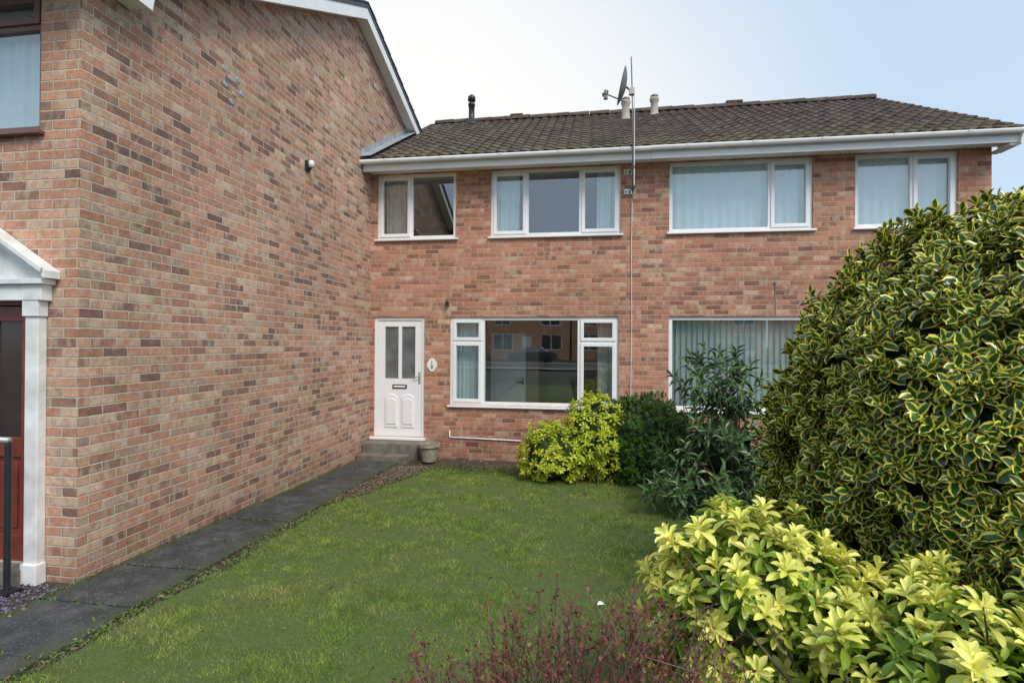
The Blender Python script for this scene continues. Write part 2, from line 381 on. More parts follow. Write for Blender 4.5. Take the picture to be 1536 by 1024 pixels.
# ------------------------------------------------------------------ the middle and right houses
XL,XM,XR=-3.81,.84,5.81
GW=(2.447,.955); UW=(4.91,3.79)
def house(name,x0,x1,label,holes):
    h=empty(name,((x0+x1)/2,0,0),label,'house')
    mb=MB(); wall_holes(mb,0,x0,x1,-.3,4.94,holes,.12); MB().poly([(x0,7.,-.3),(x1,7.,-.3),(x1,7.,4.94),(x0,7.,4.94)]).build('wall',M['brickB'],h)
    return h,mb
hA,mb=house('terraced_house',XL,XM,'middle brick terraced house with white front door and satellite mast on its wall',[(-3.738,-2.824,.38,2.449),(-2.377,.438,GW[1],GW[0]),(-3.69,-2.284,UW[1],UW[0]),(-1.685,.46,UW[1],UW[0])])
mb.build('wall',M['brickB'],hA)
hB,mb=house('terraced_house',XM+.001,XR,'right hand brick terraced house behind the variegated bush, at the end of the roof',[(1.222,4.03,GW[1],GW[0]),(1.222,3.367,UW[1],UW[0]),(3.961,5.371,UW[1],UW[0])])
mb.poly([(XR,0,-.3),(XR,7.,-.3),(XR,7.,4.94),(XR,3.5,7.12),(XR,0,4.94)])
mb.build('wall',M['brickB'],hB)
rA=tiled(XL+.01,XM).build('roof',M['tiles'],hA,smooth=False)
rB=tiled(XM,XR+.12).build('roof',M['tiles'],hB,smooth=False)
ridge(XL+.1,XM).build('ridge_tiles',M['tiles'],rA); ridge(XM,XR+.1).build('ridge_tiles',M['tiles'],rB)
for h,x0,x1 in ((hA,XL+.01,.9),(hB,.903,XR+.12)):
    y=-.352 if h is hA else -.36
    MB().box(x0,y,4.862,x1,y+.02,5.035).build('fascia',M['barge'],h,bevel=.003)
    MB().box(x0,y+.021,4.925,x1,-.003,4.935).build('soffit',M['barge'],h)
    gutter(x0+(-.08 if h is hA else 0),x1+(0 if h is hA else .03),-.425,5.018 if h is hA else 5.022).build('gutter',M['barge'],h,smooth=True)
bz=MB().prism([(XR+.10,-.40,5.06),(XR+.10,-.40,4.83),(XR+.10,0.0,4.83),(XR+.10,.12,5.12),(XR+.10,3.5,7.02),(XR+.10,7.3,4.9),(XR+.10,7.4,5.06),(XR+.10,3.5,7.24)],(.022,0,0))
bz.build('bargeboard',M['barge'],hB)
MB().box(XR+.003,-.34,4.832,XR+.098,0.05,4.86).build('soffit',M['barge'],hB)
window(hA,-3.69,-2.284,UW[1],UW[0],0,[(0,.43,0,1,True),(.43,1,0,1,False)])
window(hA,-1.685,.46,UW[1],UW[0],0,[(0,.285,0,1,True),(.285,.70,0,1,False),(.70,1,0,1,True)])
window(hB,1.222,3.367,UW[1],UW[0],0,[(0,.71,0,1,False),(.71,1,0,1,True)])
window(hB,3.961,5.371,UW[1],UW[0],0,[(0,.57,0,1,False),(.57,1,0,1,True)])
window(hA,-2.377,.438,GW[1],GW[0],0,[(0,.20,0,.72,True),(0,.20,.72,1,True),(.20,.775,0,1,False),(.775,1,0,.72,True),(.775,1,.72,1,True)],fw=.06)
window(hB,1.222,4.03,GW[1],GW[0],0,[(0,.775,0,1,False),(.775,1,0,.72,True),(.775,1,.72,1,True)],fw=.06)
for h,a,b in ((hA,XL+.02,XM-.08),(hB,XM+.08,XR-.2)):
    room(h,a,b,.3,2.55); room(h,a,b,2.8,4.92)
dy=1.3
idr=MB().box(-1.92,dy,.30,-1.24,dy+.05,2.2).box(-1.85,dy-.015,1.3,-1.61,dy-.001,2.1).box(-1.55,dy-.015,1.3,-1.31,dy-.001,2.1).box(-1.85,dy-.015,.4,-1.61,dy-.001,1.2).box(-1.55,dy-.015,.4,-1.31,dy-.001,1.2).build('interior_door',M['upvc'],hA,bevel=.005)
MB().box(-1.30,dy-.06,1.26,-1.40,dy-.04,1.28).box(-1.30,dy-.06,1.22,-1.28,dy-.002,1.34).build('interior_handle',M['black'],idr)
MB().box(-2.6,dy+.06,.3,-1.0,dy+.1,2.54).box(-1.06,dy+.1,.3,-1.0,3.58,2.54).build('partition',simple('partition_paint',(.33,.26,.20),.9),hA)
MB().box(-2.72,.14,.3,-2.62,3.59,2.54).build('partition',M['room'],hA)
curtain(-3.60,-3.14,3.82,4.88,.2,M['curt'],'cream vertical pleats behind the small upper left window beside the gable wall',.09,.03)
curtain(-1.62,-1.22,3.82,4.88,.2,M['net'],'white curtain at the left side of the three-light upper window',.08,.025)
curtain(.08,.42,3.82,4.88,.2,M['net'],'white curtain at the right side of the three-light upper window',.08,.025)
curtain(1.27,3.33,3.82,4.88,.16,M['net'],'pale curtain drawn right across the widest upper window of the right hand house',.14,.014)
curtain(4.0,5.34,3.82,4.88,.16,M['net'],'pale curtain drawn across the upper window nearest the roof end',.14,.014)
curtain(-2.33,-1.80,.98,2.42,.2,M['net'],'white net curtain at the left of the big ground floor window by the door',.07,.02)
curtain(.1,.41,.98,2.42,.22,M['curt'],'thin curtain at the right of the big ground floor window',.07,.02)
curtain(1.27,3.99,.98,2.42,.2,M['blind'],'grey green vertical slat blind in the ground floor window behind the dark shrub',.09,.03,'vertical_blind',True)
# front door
dx0,dx1,dz0,dz1=-3.738,-2.824,.38,2.449
f=MB().box(dx0,.03,dz0,dx0+.06,.10,dz1).box(dx1-.06,.03,dz0,dx1,.10,dz1).box(dx0+.06,.03,dz1-.06,dx1-.06,.10,dz1); f.build('door_frame',M['upvc'],hA,bevel=.004)
MB().box(dx0-.05,-.07,dz0-.045,dx1+.03,.10,dz0-.002).build('threshold',M['upvc'],hA,bevel=.006)
a,b=dx0+.064,dx1-.064; cx=(a+b)/2; d=MB(); y0,y1=.045,.085
gz0,gz1=dz0+1.0,dz1-.17
d.box(a,y0,dz0,a+.12,y1,dz1-.064).box(b-.12,y0,dz0,b,y1,dz1-.064).box(a+.12,y0,gz1,b-.12,y1,dz1-.064).box(a+.12,y0+.001,dz0,b-.12,y1,gz0).box(cx-.03,y0,gz0,cx+.03,y1,gz1)
for p0,p1 in ((a+.13,cx-.035),(cx+.035,b-.13)):
    zb,zt=dz0+.16,dz0+.68; w=p1-p0
    pts=[(p0,0,zb),(p1,0,zb)]+[(p1-w*k/8,0,zt+.05*math.sin(math.pi*k/8)) for k in range(9)]
    c=Vector(((p0+p1)/2,0,(zb+zt)/2))
    for s,yy in ((1.,y0-.014),(.78,y0-.026)):
        d.prism([(c.x+(q[0]-c.x)*s,yy,c.z+(q[2]-c.z)*s) for q in pts],(0,.02,0))
door=d.build('door',M['upvc'],hA,bevel=.004)
MB().box(a+.12,y0+.022,gz0,cx-.03,y0+.028,gz1).box(cx+.03,y0+.022,gz0,b-.12,y0+.028,gz1).build('pane',M['frost'],door)
MB().box(cx-.13,y0-.012,dz0+.83,cx+.13,y0-.001,dz0+.90).build('letter_plate',M['black'],door,bevel=.004)
MB().box(cx-.105,y0-.02,dz0+.85,cx+.105,y0-.0125,dz0+.88).build('letter_flap',M['upvc'],door,bevel=.003)
MB().box(b-.055,y0-.01,dz0+.92,b-.02,y0-.001,dz0+1.12).tube([(b-.037,y0-.01,dz0+1.04),(b-.037,y0-.045,dz0+1.04),(b-.15,y0-.048,dz0+1.04)],.009).build('handle',M['galv'],door)
MB().tube([(-2.37,-.015,.52),(-2.37,-.015,.41),(-2.34,-.015,.405),(-1.9,-.015,.40),(-1.15,-.015,.385)],.011).build('waste_pipe',M['painted'],hA,smooth=True)
ab=MB().box(-2.09,-.006,.27,-1.87,.0,.335)
for k in range(6): ab.box(-2.08+k*.035,-.010,.28,-2.065+k*.035,-.0065,.325)
ab.build('air_brick',simple('terracotta',(.16,.07,.05),.9),hA)
MB().box(-2.45,-.05,2.62,-2.40,0,2.70).tube([(-2.425,-.04,2.63),(-2.425,-.06,2.58)],.012).build('wall_hook',M['black'],hA)
MB().tube([(2.82,-.01,2.96),(2.82,-.012,2.7),(2.83,-.01,2.47)],.004).box(2.805,-.02,2.95,2.835,0,2.98).build('cable',M['grey'],hB)
sl=(ZR-ZE)/(YR-YE); fl=MB()
for k in range(9):
    y=YE+.02+k*.29; z=ZE+sl*(y-YE); fl.prism([(XL+.004,y,z+.02),(XL+.004,y+.285,z+sl*.285+.02),(XL+.004,y+.285,z+sl*.285+.17),(XL+.004,y,z+.17)],(.006,0,0))
fl.prism([(XL+.012,YE-.02,ZE+.055),(XL+.19,YE-.02,ZE+.055),(XL+.19,YE+2.6,ZE+sl*2.6+.075),(XL+.012,YE+2.6,ZE+sl*2.6+.075)],(0,0,.01))
fl.build('flashing',M['lead'],hA)
def zroof(y): return ZE+sl*(y-YE)
z=zroof(3.2); v=MB().lathe((-2.77,3.2,z-.05),[(.16,0),(.13,.08),(.07,.12),(.07,.45),(.085,.46),(.085,.50),(.055,.51),(.055,.56),(.09,.57),(.09,.66),(.04,.71),(0,.71)],14)
v.build('flue_pipe',M['black'],rA,smooth=True)
for (x,y,hh,r) in ((.69,2.6,.42,rA),(1.32,3.0,.40,rB)):
    z=zroof(y); MB().lathe((x,y,z-.05),[(.12,0),(.085,.08),(.075,.3),(.10,hh-.06),(.10,hh),(.075,hh),(.075,hh-.05),(0,hh-.05)],14).build('vent_terminal',M['clay'],r,smooth=True)
    MB().lathe((x,y,z-.04+hh),[(.0,.0),(.085,.0),(.085,.04),(.0,.09)],14).build('vent_cap',M['grey'],r,smooth=True)
MB().box(-1.9,YR-.1,ZR+.05,-1.6,YR+.1,ZR+.105).build('ridge_vent',M['tiles'],rA,bevel=.02)
MB().box(2.9,YR-.1,ZR+.05,3.25,YR+.1,ZR+.115).build('ridge_vent',M['tiles'],rB,bevel=.02)

# ------------------------------------------------------------------ plaque
pl=MB(); c=(-2.69,1.63); pts=[]
for k in range(32):
    q=2*math.pi*k/32; r=1+.06*math.cos(4*q); pts.append((c[0]+.084*r*math.cos(q),-.012,c[1]+.11*r*math.sin(q)))
pl.prism(pts,(0,.011,0)); po=empty('house_number_plaque',(-2.69,0,1.63),'small white oval number plaque between the front door and the big window','house number')
pl.build('plate',M['upvc'],po)
for i,chs in enumerate(('1','8')):
    cu=bpy.data.curves.new('digit','FONT'); cu.body=chs; cu.size=.095; cu.align_x='CENTER'; cu.align_y='CENTER'; cu.extrude=.001
    tmp=bpy.data.objects.new('digit_tmp',cu); COL.objects.link(tmp); bpy.context.view_layer.update()
    me=bpy.data.meshes.new_from_object(tmp.evaluated_get(bpy.context.evaluated_depsgraph_get())); bpy.data.objects.remove(tmp)
    me.materials.clear(); me.materials.append(M['ink'])
    o=bpy.data.objects.new('digit',me); COL.objects.link(o); o.parent=po; o.location=(0,-.0145,.036-.076*i); o.rotation_euler=(R(90),0,0)

# ------------------------------------------------------------------ mast and dish
ms=empty('aerial_mast',(.61,-.5,4.4),'tall thin steel mast fixed to the brickwork between the upper windows, rising past the gutter','mast')
mx,my=.61,-.50
MB().tube([(mx,my,4.30),(mx,my,5.4),(mx-.03,my,6.38)],[.0115,.0115,.010],10).build('pole',M['grey'],ms,smooth=True)
for z in (4.78,4.46):
    b=MB().box(mx-.10,-.010,z-.035,mx+.08,-.001,z+.045).tube([(mx-.07,-.010,z),(mx,my,z-.09)],.008,6).tube([(mx+.05,-.010,z),(mx,my,z-.09)],.008,6)
    bo=b.build('bracket',M['upvc'],ms)
    for bb_ in ((mx-.03,my-.025,z-.115,mx+.03,my+.025,z-.065),(mx-.085,-.018,z-.015,mx-.060,-.0105,z+.02),(mx+.040,-.018,z-.015,mx+.065,-.0105,z+.02),(mx-.022,-.03,z-.025,mx+.004,-.0105,z+.035)):
        MB().box(*bb_).build('bracket_clamp',M['black'],bo)
MB().tube([(mx+.02,my-.02,5.9),(mx+.02,my-.02,5.0),(mx+.02,my-.02,4.42),(mx+.03,-.03,4.3),(mx+.02,-.012,3.6),(mx+.03,-.012,2.4),(mx+.02,-.012,1.15)],.0065,6).build('cable',M['painted'],ms)
ds=empty('satellite_dish',(mx-.02,my,5.85),'grey satellite dish near the top of the mast, seen almost edge on','satellite dish')
fd=Vector((-.965,.02,.22)).normalized(); cen=Vector((mx-.11,my-.03,5.92)); mt=Matrix.Translation(cen)@fd.to_track_quat('Z','Y').to_matrix().to_4x4()
d=MB(); rings=6; ns=28
for sgn,lift in ((1,0.),(1,-.006)):
    for i in range(rings+1):
        for k in range(ns): q=2*math.pi*k/ns; r=.27*i/rings; d.v.append((r*.92*math.cos(q),r*1.05*math.sin(q),.07*(i/rings)**2+lift))
for s in (0,(rings+1)*ns):
    for i in range(rings):
        for k in range(ns): l=(k+1)%ns; d.f.append((s+i*ns+k,s+i*ns+l,s+(i+1)*ns+l,s+(i+1)*ns+k))
d.xf(mt).build('reflector',M['grey'],ds,smooth=True)
lnb=cen+fd*.31+Vector((0,0,-.16))
MB().tube([cen+Vector((0,0,-.24)),lnb],.010,6).build('feed_arm',M['grey'],ds)
MB().tube([lnb-fd*.01+Vector((0,0,.05)),lnb+Vector((0,0,.0)),lnb+fd*.05+Vector((0,0,-.03))],[.036,.04,.03],10).box(lnb.x-.03,lnb.y-.03,lnb.z-.08,lnb.x+.03,lnb.y+.03,lnb.z-.03).build('receiver',M['grey'],ds)
MB().tube([cen-fd*.01,(mx-.02,my,5.85)],.022,8).box(mx-.06,my-.035,5.80,mx+.02,my+.035,5.90).build('clamp',M['galv'],ds)

# ------------------------------------------------------------------ left house
FY=-5.27
hC=empty('brick_house',(-6,FY,0),'left hand brick house with tall blank gable wall, mahogany door under a white pediment','house')
mb=MB(); mb.poly([(XL,FY,-.3),(XL,4.2,-.3),(XL,4.2,5.55),(XL,-.63,7.30),(XL,FY,4.82)])
wall_holes(mb,FY,-9.,XL,-.3,4.82,[(-5.9,-4.165,3.60,4.70),(-5.06,-4.20,.30,2.33)],.12)
mb.poly([(-9,FY,-.3),(-9,4.2,-.3),(-9,4.2,5.55),(-9,-.63,7.30),(-9,FY,4.82)])
mb.poly([(-9,4.2,-.3),(XL,4.2,-.3),(XL,4.2,5.55),(-9,4.2,5.55)])
mb.build('wall',M['brickA'],hC)
VX=-3.64
rf=MB()
rf.prism([(VX+.03,-5.62,4.80),(VX+.03,-.63,7.50),(VX+.03,4.5,5.64),(VX+.03,4.5,5.56),(VX+.03,-.63,7.42),(VX+.03,-5.62,4.72)],(-5.6,0,0))
for n_,(ya,za,yb,zb) in ((17,(-5.62,4.80,-.63,7.50)),(16,(4.5,5.64,-.63,7.50))):
    for k in range(n_):
        f0=k/n_; f1=(k+1)/n_; y0=ya+(yb-ya)*f0; z0=za+(zb-za)*f0; y1=ya+(yb-ya)*f1; z1=za+(zb-za)*f1
        rf.prism([(VX+.045,y0,z0+.005),(VX+.045,y1,z1+.005),(VX+.045,y1,z1+.015),(VX+.045,y0,z0+.04)],(-5.62,0,0))
rf.build('roof',M['slate'],hC)
MB().prism([(VX,-5.6,4.76),(VX,-5.6,4.745),(VX,-4.83,4.745),(VX,-4.78,5.02),(VX,-.63,7.24),(VX,4.4,5.42),(VX,4.5,5.555),(VX,-.63,7.415),(VX,-5.6,4.775)],(.022,0,0)).build('bargeboard',M['barge'],hC)
so=MB(); 
so.prism([(VX-.002,-4.80,5.04),(VX-.002,-.63,7.26),(VX-.002,-.63,7.28),(VX-.002,-4.80,5.06)],(-.163,0,0)); so.prism([(VX-.002,-.63,7.26),(VX-.002,4.4,5.44),(VX-.002,4.4,5.46),(VX-.002,-.63,7.28)],(-.163,0,0))
so.box(VX-.002,-5.6,4.75,XL+.003,-4.86,4.77); so.box(-9,-5.6,4.75,XL+.002,FY-.002,4.77)
so.build('soffit',M['barge'],hC)
MB().box(-9,-5.64,4.70,VX-.0,-5.602,4.86).build('fascia',M['barge'],hC)
window(hC,-5.9,-4.165,3.60,4.70,FY,[(0,.5,0,.75,False),(0,.5,.75,1,True),(.5,1,0,.75,False),(.5,1,.75,1,True)],mat=M['maroon'])
curtain(-5.84,-4.22,3.63,4.68,FY+.16,M['net'],'white pleated net behind the mahogany framed upper window at the far left',.08,.02)
room(hC,-8.9,-3.9,2.8,4.75,FY+.14,-2.); room(hC,-8.9,-3.9,.2,2.6,FY+.14,-2.)
a,b=-5.06,-4.20; z0=.30
f=MB().box(a,FY+.0,z0,a+.05,FY+.08,2.33).box(b-.05,FY+.0,z0,b,FY+.08,2.33).box(a+.05,FY,2.27,b-.05,FY+.08,2.33); f.build('door_frame',M['mahogany'],hC,bevel=.004)
a+=.053;b-=.053; d=MB(); y=FY+.03; cxx=(a+b)/2
d.box(a,y,z0,a+.10,y+.045,2.265).box(b-.10,y,z0,b,y+.045,2.265).box(cxx-.04,y,z0,cxx+.04,y+.045,2.265)
for zz0,zz1 in ((z0,z0+.2),(z0+.80,z0+.95),(2.15,2.265)): d.box(a+.10,y+.001,zz0,cxx-.04,y+.044,zz1).box(cxx+.04,y+.001,zz0,b-.10,y+.044,zz1)
for p0,p1 in ((a+.10,cxx-.04),(cxx+.04,b-.10)): d.box(p0,y+.02,z0+.2,p1,y+.03,z0+.8).box(p0+.04,y+.008,z0+.25,p1-.04,y+.02,z0+.75)
dd=d.build('door',M['mahogany'],hC,bevel=.004)
MB().box(a+.10,y+.02,z0+.95,cxx-.04,y+.026,2.15).box(cxx+.04,y+.02,z0+.95,b-.10,y+.026,2.15).build('pane',simple('dark_door_glass',(.05,.035,.03),.15),dd)
MB().box(-5.1,FY-.12,.10,-4.2,FY+.1,.298).build('threshold',M['concrete'],hC,bevel=.01)
su=MB()
for p0,p1 in ((-4.20,-4.085),(-5.175,-5.06)):
    su.box(p0,FY-.07,g(FY)-.02,p1,FY-.002,2.18).box(p0-.012,FY-.085,g(FY)-.02,p1+.012,FY-.003,g(FY)+.14)
    su.box(p0-.012,FY-.085,2.181,p1+.012,FY-.003,2.30)
su.build('pilaster',M['painted'],hC,bevel=.006)
pd=MB(); pd.box(-5.22,FY-.09,2.301,-4.04,FY-.003,2.42).box(-5.25,FY-.12,2.421,-4.01,FY-.003,2.46)
pd.prism([(-5.22,FY-.05,2.461),(-4.04,FY-.05,2.461),(-4.63,FY-.05,2.83)],(0,.045,0))
for (xa,xb) in ((-5.29,-4.63),(-3.97,-4.63)):
    pd.prism([(xa,FY-.13,2.462),(xb,FY-.13,2.875),(xb,FY-.13,2.945),(xa,FY-.13,2.52)],(0,.127,0))
    pd.prism([(xa+(xb-xa)*.02,FY-.15,2.50),(xb,FY-.15,2.915),(xb,FY-.15,2.96),(xa,FY-.15,2.535)],(0,.02,0))
pd.build('pediment',M['painted'],hC,bevel=.004)
for (yy,zz) in ((-3.72,4.86),(-3.62,4.80),(-3.5,4.84),(-3.70,4.70),(-3.56,4.66),(-3.44,4.72),(-3.6,4.56)):
    mb=MB(); mb.tube([(XL+.001,yy,zz),(XL+.008,yy,zz)],[.032,.026],10); mb.build('filled_hole',M['lead'],hC)
sl_=empty('security_light',(XL,-2.1,4.38),'small white and black outdoor lamp high on the blank gable wall','wall lamp')
MB().box(XL+.001,-2.15,4.30,XL+.03,-2.05,4.44).tube([(XL+.03,-2.1,4.34),(XL+.07,-2.1,4.33)],.015).build('back_plate',M['black'],sl_,bevel=.005)
MB().lathe((XL+.07,-2.1,4.35),[(.0,.0),(.038,.0),(.042,.05),(.03,.09),(.0,.10)],12).build('lamp_head',M['painted'],sl_,smooth=True)
hr=empty('handrail',(-4.13,-5.50,.2),'black metal handrail post with pale cap before the mahogany door','handrail')
MB().tube([(-4.13,-5.50,g(-5.5)-.05),(-4.13,-5.50,1.27)],.022,10).box(-4.19,-5.56,g(-5.5),-4.07,-5.44,g(-5.5)+.015).build('post',M['black'],hr,smooth=False)
MB().tube([(-4.12,-5.50,1.285),(-4.3,-5.52,1.295),(-5.0,-5.52,1.295)],.022,10).build('rail',M['galv'],hr,smooth=True)
MB().tube([(-4.95,-5.52,g(-5.5)-.05),(-4.95,-5.52,1.285)],.022,10).build('post',M['black'],hr)

# ------------------------------------------------------------------ steps, pot
st=MB().box(-3.79,-.34,0,-2.82,-.004,.33).box(-3.79,-.56,0,-2.95,-.342,.17); tag(st.build('doorstep',M['concrete'],None,base=(-3.3,-.2,0),bevel=.015),'worn concrete doorstep below the white front door','step')
pt=MB().lathe((-2.60,-.42,g(-.4)),[(0,.01),(.11,.01),(.12,.03),(.125,.06),(.155,.24),(.18,.25),(.18,.30),(.155,.30),(.145,.25),(0,.25)],24)
pp=empty('plant_pot',(-2.60,-.42,g(-.4)),'weathered stone coloured plant pot beside the doorstep','plant pot')
pt.build('pot',M['stone'],pp); MB().lathe((-2.60,-.42,g(-.4)+.255),[(0,.012),(.08,.01),(.144,0)],16).build('compost',M['soil'],pp)

# ------------------------------------------------------------------ ground
def strip(name,mat,x0,x1,y0,y1,dz,label=None):
    mb=MB(); ys=sorted({y0,y1,*[q for q in (-12,0) if y0<q<y1]})
    for i,y in enumerate(ys): mb.v+=[(x0,y,g(y)+dz),(x1,y,g(y)+dz)]
    for i in range(len(ys)-1): mb.f.append((2*i,2*i+1,2*i+3,2*i+2))
    return tag(mb.build(name,mat),kind='structure')
strip('ground',M['field'],-300,300,-300,300,-.06)
strip('flower_bed',M['soil'],-3.9,9,-10,.05,-.025)
mb=MB()
def lawn_left(y): return -2.92+.035*math.sin(y*2.3)+.025*math.sin(y*5.1+1)+(.55*max(0,(y+3.0))/2. if y>-3.0 else 0)
ys=np.linspace(-12,-1.0,60)
for i,y in enumerate(ys):
    mb.v+=[(lawn_left(y),y,g(y)),(2.6,y,g(y))]
for i in range(59): mb.f.append((2*i,2*i+1,2*i+3,2*i+2))
tag(mb.build('lawn',M['lawn']),kind='structure')
pa=MB(); y=-.60; k=0
random.seed(3)
while y>-12.5:
    h=.62; dz=random.uniform(-.008,.008); t2=random.uniform(-.006,.006)
    x0,x1=XL+.01,-3.05+random.uniform(-.018,.018); y1=y-h+.020
    a0,a1=g(y)+.014+dz,g(y1)+.014+dz
    b=len(pa.v)
    pa.v+=[(x0,y1,a1-.05),(x1,y1,a1-.05),(x1,y,a0-.05),(x0,y,a0-.05),(x0,y1,a1),(x1,y1,a1+t2),(x1,y,a0+t2),(x0,y,a0)]
    pa.f+=[tuple(b+i for i in q) for q in ((3,2,1,0),(4,5,6,7),(0,1,5,4),(1,2,6,5),(2,3,7,6),(3,0,4,7))]
    y-=h
tag(pa.build('path',M['paving'],bevel=.010),kind='structure')
strip('front_yard',M['soil'],-9,XL-.02,-9,FY,-.012)
for nm,m_,y0,y1,dz in (('pavement',M['pave2'],-26,-24.2,.05),('road',M['asphalt'],-33,-26.15,-.04),('pavement_far',M['pave2'],-35,-33.15,.05)):
    strip(nm,m_,-80,80,y0,y1,dz)
kb=MB().box(-80,-26.149,.3,80,-26.0,.42).box(-80,-33.149,.3,80,-33.0,.42); tag(kb.build('kerb',M['pave2']),kind='structure')

# ------------------------------------------------------------------ foliage builders
def template(ws=((0,.14),(.28,.86),(.55,1.),(.82,.62),(1.,.04)),fold=.25,curl=.18,wave=0.):
    V=[];E=[]
    for i,(t_,w) in enumerate(ws):
        for u in (-1,0,1):
            wv=wave*((i%2)*2-1) if u else 0
            V.append((u*w*.5,t_,abs(u)*w*.5*fold-curl*t_*t_+wv)); E.append(abs(u))
    F=[]
    for i in range(len(ws)-1):
        for j in (0,1): F.append((3*i+j,3*i+j+1,3*i+4+j,3*i+3+j))
    return np.array(V),np.array(E,float),np.array(F)
def cloud(name,P,D,N,L,W,rnd,tm,mat,parent=None,base=None):
    V0,E0,F0=tm; D=norm(D); N=norm(N-D*np.sum(N*D,1,keepdims=True)); X=np.cross(D,N)
    n=len(P)
    V=P[:,None,:]+(V0[None,:,0,None]*W[:,None,None])*X[:,None,:]+(V0[None,:,1,None]*L[:,None,None])*D[:,None,:]+(V0[None,:,2,None]*L[:,None,None])*N[:,None,:]
    F=(F0[None]+(np.arange(n)*len(V0))[:,None,None]).reshape(-1,F0.shape[1])
    return fast_mesh(name,V.reshape(-1,3),F,F0.shape[1],mat,parent,base,{'rnd':np.repeat(rnd,len(V0)),'edge':np.tile(E0,n)},smooth=True)
def lumpf(d,lump,seed,i,freq): return 1+lump*noise.noise(Vector(d*freq)+Vector((seed,i*3.,0)))*1.6+lump*.5*noise.noise(Vector(d*freq*2.7)+Vector((seed,7,i)))
def tips(lobes,n,lump=.16,seed=0.,fmin=.78,zmin=.1,upb=.3,freq=2.3,maxy=9.):
    out=[];ax=[];dep=[]
    w=np.array([l[2] for l in lobes],float); w/=w.sum()
    while len(out)<n:
        i=rng.choice(len(lobes),p=w); c,r,_=lobes[i]
        d=norm(rng.normal(size=3))
        if d[1]>maxy: continue
        s=lumpf(d,lump,seed,i,freq)
        f=fmin+(1-fmin)*rng.random()**.6
        p=np.array(c)+np.array(r)*d*s*f
        if p[2]<g(p[1])+zmin: continue
        if any(j!=i and np.sum(((p-np.array(q[0]))/np.array(q[1]))**2)<.6 for j,q in enumerate(lobes)): continue
        out.append(p); a=d/np.array(r); a=a/np.linalg.norm(a)+np.array((0,0,upb))+rng.normal(size=3)*.18; ax.append(a/np.linalg.norm(a)); dep.append((f-fmin)/(1-fmin))
    return np.array(out),np.array(ax),np.array(dep)
def rosette(T,A,k,twig,tilt,L,Wr,Lj=.25,droop=0.):
    n=len(T); ref=np.where(np.abs(A[:,2:3])>.9,np.array([[1.,0,0]]),np.array([[0,0,1.]])); a=norm(np.cross(A,ref)); b=np.cross(A,a)
    ph=rng.random(n)*6.28; Ps=[];Ds=[];Ns=[];Ls=[];Rs=[]
    base_r=rng.random(n)
    for i in range(k):
        f=i/max(1,k-1); th=np.radians(tilt[0]+(tilt[1]-tilt[0])*f+rng.normal(size=n)*9)
        q=ph+i*2.39996+rng.normal(size=n)*.15
        rad=a*np.cos(q)[:,None]+b*np.sin(q)[:,None]
        D=A*np.cos(th)[:,None]+rad*np.sin(th)[:,None]; D[:,2]-=droop
        N=A*np.sin(th)[:,None]-rad*np.cos(th)[:,None]+rng.normal(size=(n,3))*.18
        Ps.append(T-A*twig*f); Ds.append(D); Ns.append(N)
        Ls.append(L*(1-.25*(1-f))*(1+Lj*rng.normal(size=n)*.5)); Rs.append(np.clip(.45*base_r+.35*rng.random(n)+.3*(1-f)-.05,0,1))
    P=np.concatenate(Ps);D=np.concatenate(Ds);N=np.concatenate(Ns);L_=np.clip(np.concatenate(Ls),L*.4,L*1.5)
    return P,D,N,L_,L_*Wr,np.concatenate(Rs)
def core(lobes,s,name,parent,mat,seed=0.,lump=.16,freq=2.3):
    mb=MB()
    for li,(c,r,_) in enumerate(lobes):
        b=len(mb.v); nu,nv=26,16
        for i in range(nv+1):
            for j in range(nu):
                th=math.pi*i/nv; q=2*math.pi*j/nu; d=np.array((math.sin(th)*math.cos(q),math.sin(th)*math.sin(q),math.cos(th)))
                k=s*lumpf(d,lump,seed,li,freq)
                p=Vector(c)+Vector((r[0]*d[0],r[1]*d[1],r[2]*d[2]))*k; p.z=max(p.z,g(p.y)-.02); mb.v.append(tuple(p))
        for i in range(nv):
            for j in range(nu): l=(j+1)%nu; mb.f.append((b+i*nu+j,b+i*nu+l,b+(i+1)*nu+l,b+(i+1)*nu+j))
    return mb.build(name,mat,parent,smooth=True)
def stems(T,basept,n,r0,parent,mat,spread=.15):
    mb=MB(); idx=rng.choice(len(T),n,replace=False)
    for i in idx:
        b=Vector(basept)+Vector((rng.normal()*spread,rng.normal()*spread,0)); b.z=g(b.y)-.03
        e=Vector(T[i]); m=b.lerp(e,.5)+Vector((rng.normal()*.05,rng.normal()*.05,.08)); mb.tube([b,m,e],[r0,r0*.65,r0*.2],5)
    return mb.build('stem',mat,parent)

# --- big variegated bush
lob=[((2.38,-5.42,1.42),(1.30,1.15,1.38),1.),((1.92,-6.42,.86),(.52,.58,.74),.22)]
sh=empty('variegated_bush',(2.32,-5.42,g(-5.42)),'huge rounded bush with dark leaves edged in yellow, filling the right side','bush')
T,A,dp=tips(lob,4000,.07,3.,.82,.12,.25,freq=2.8,maxy=.6)
cloud('foliage',*rosette(T,A,9,.085,(25,100),.076,.64),template(((0,.14),(.22,.82),(.5,1.),(.78,.76),(1.,.08)),fold=.28,curl=.14,wave=.025),M['holly'],sh)
core(lob,.84,'inner_foliage',sh,M['core'],3.,.07,2.8); stems(T,(2.32,-5.42,0),24,.028,sh,M['bark'],.12)
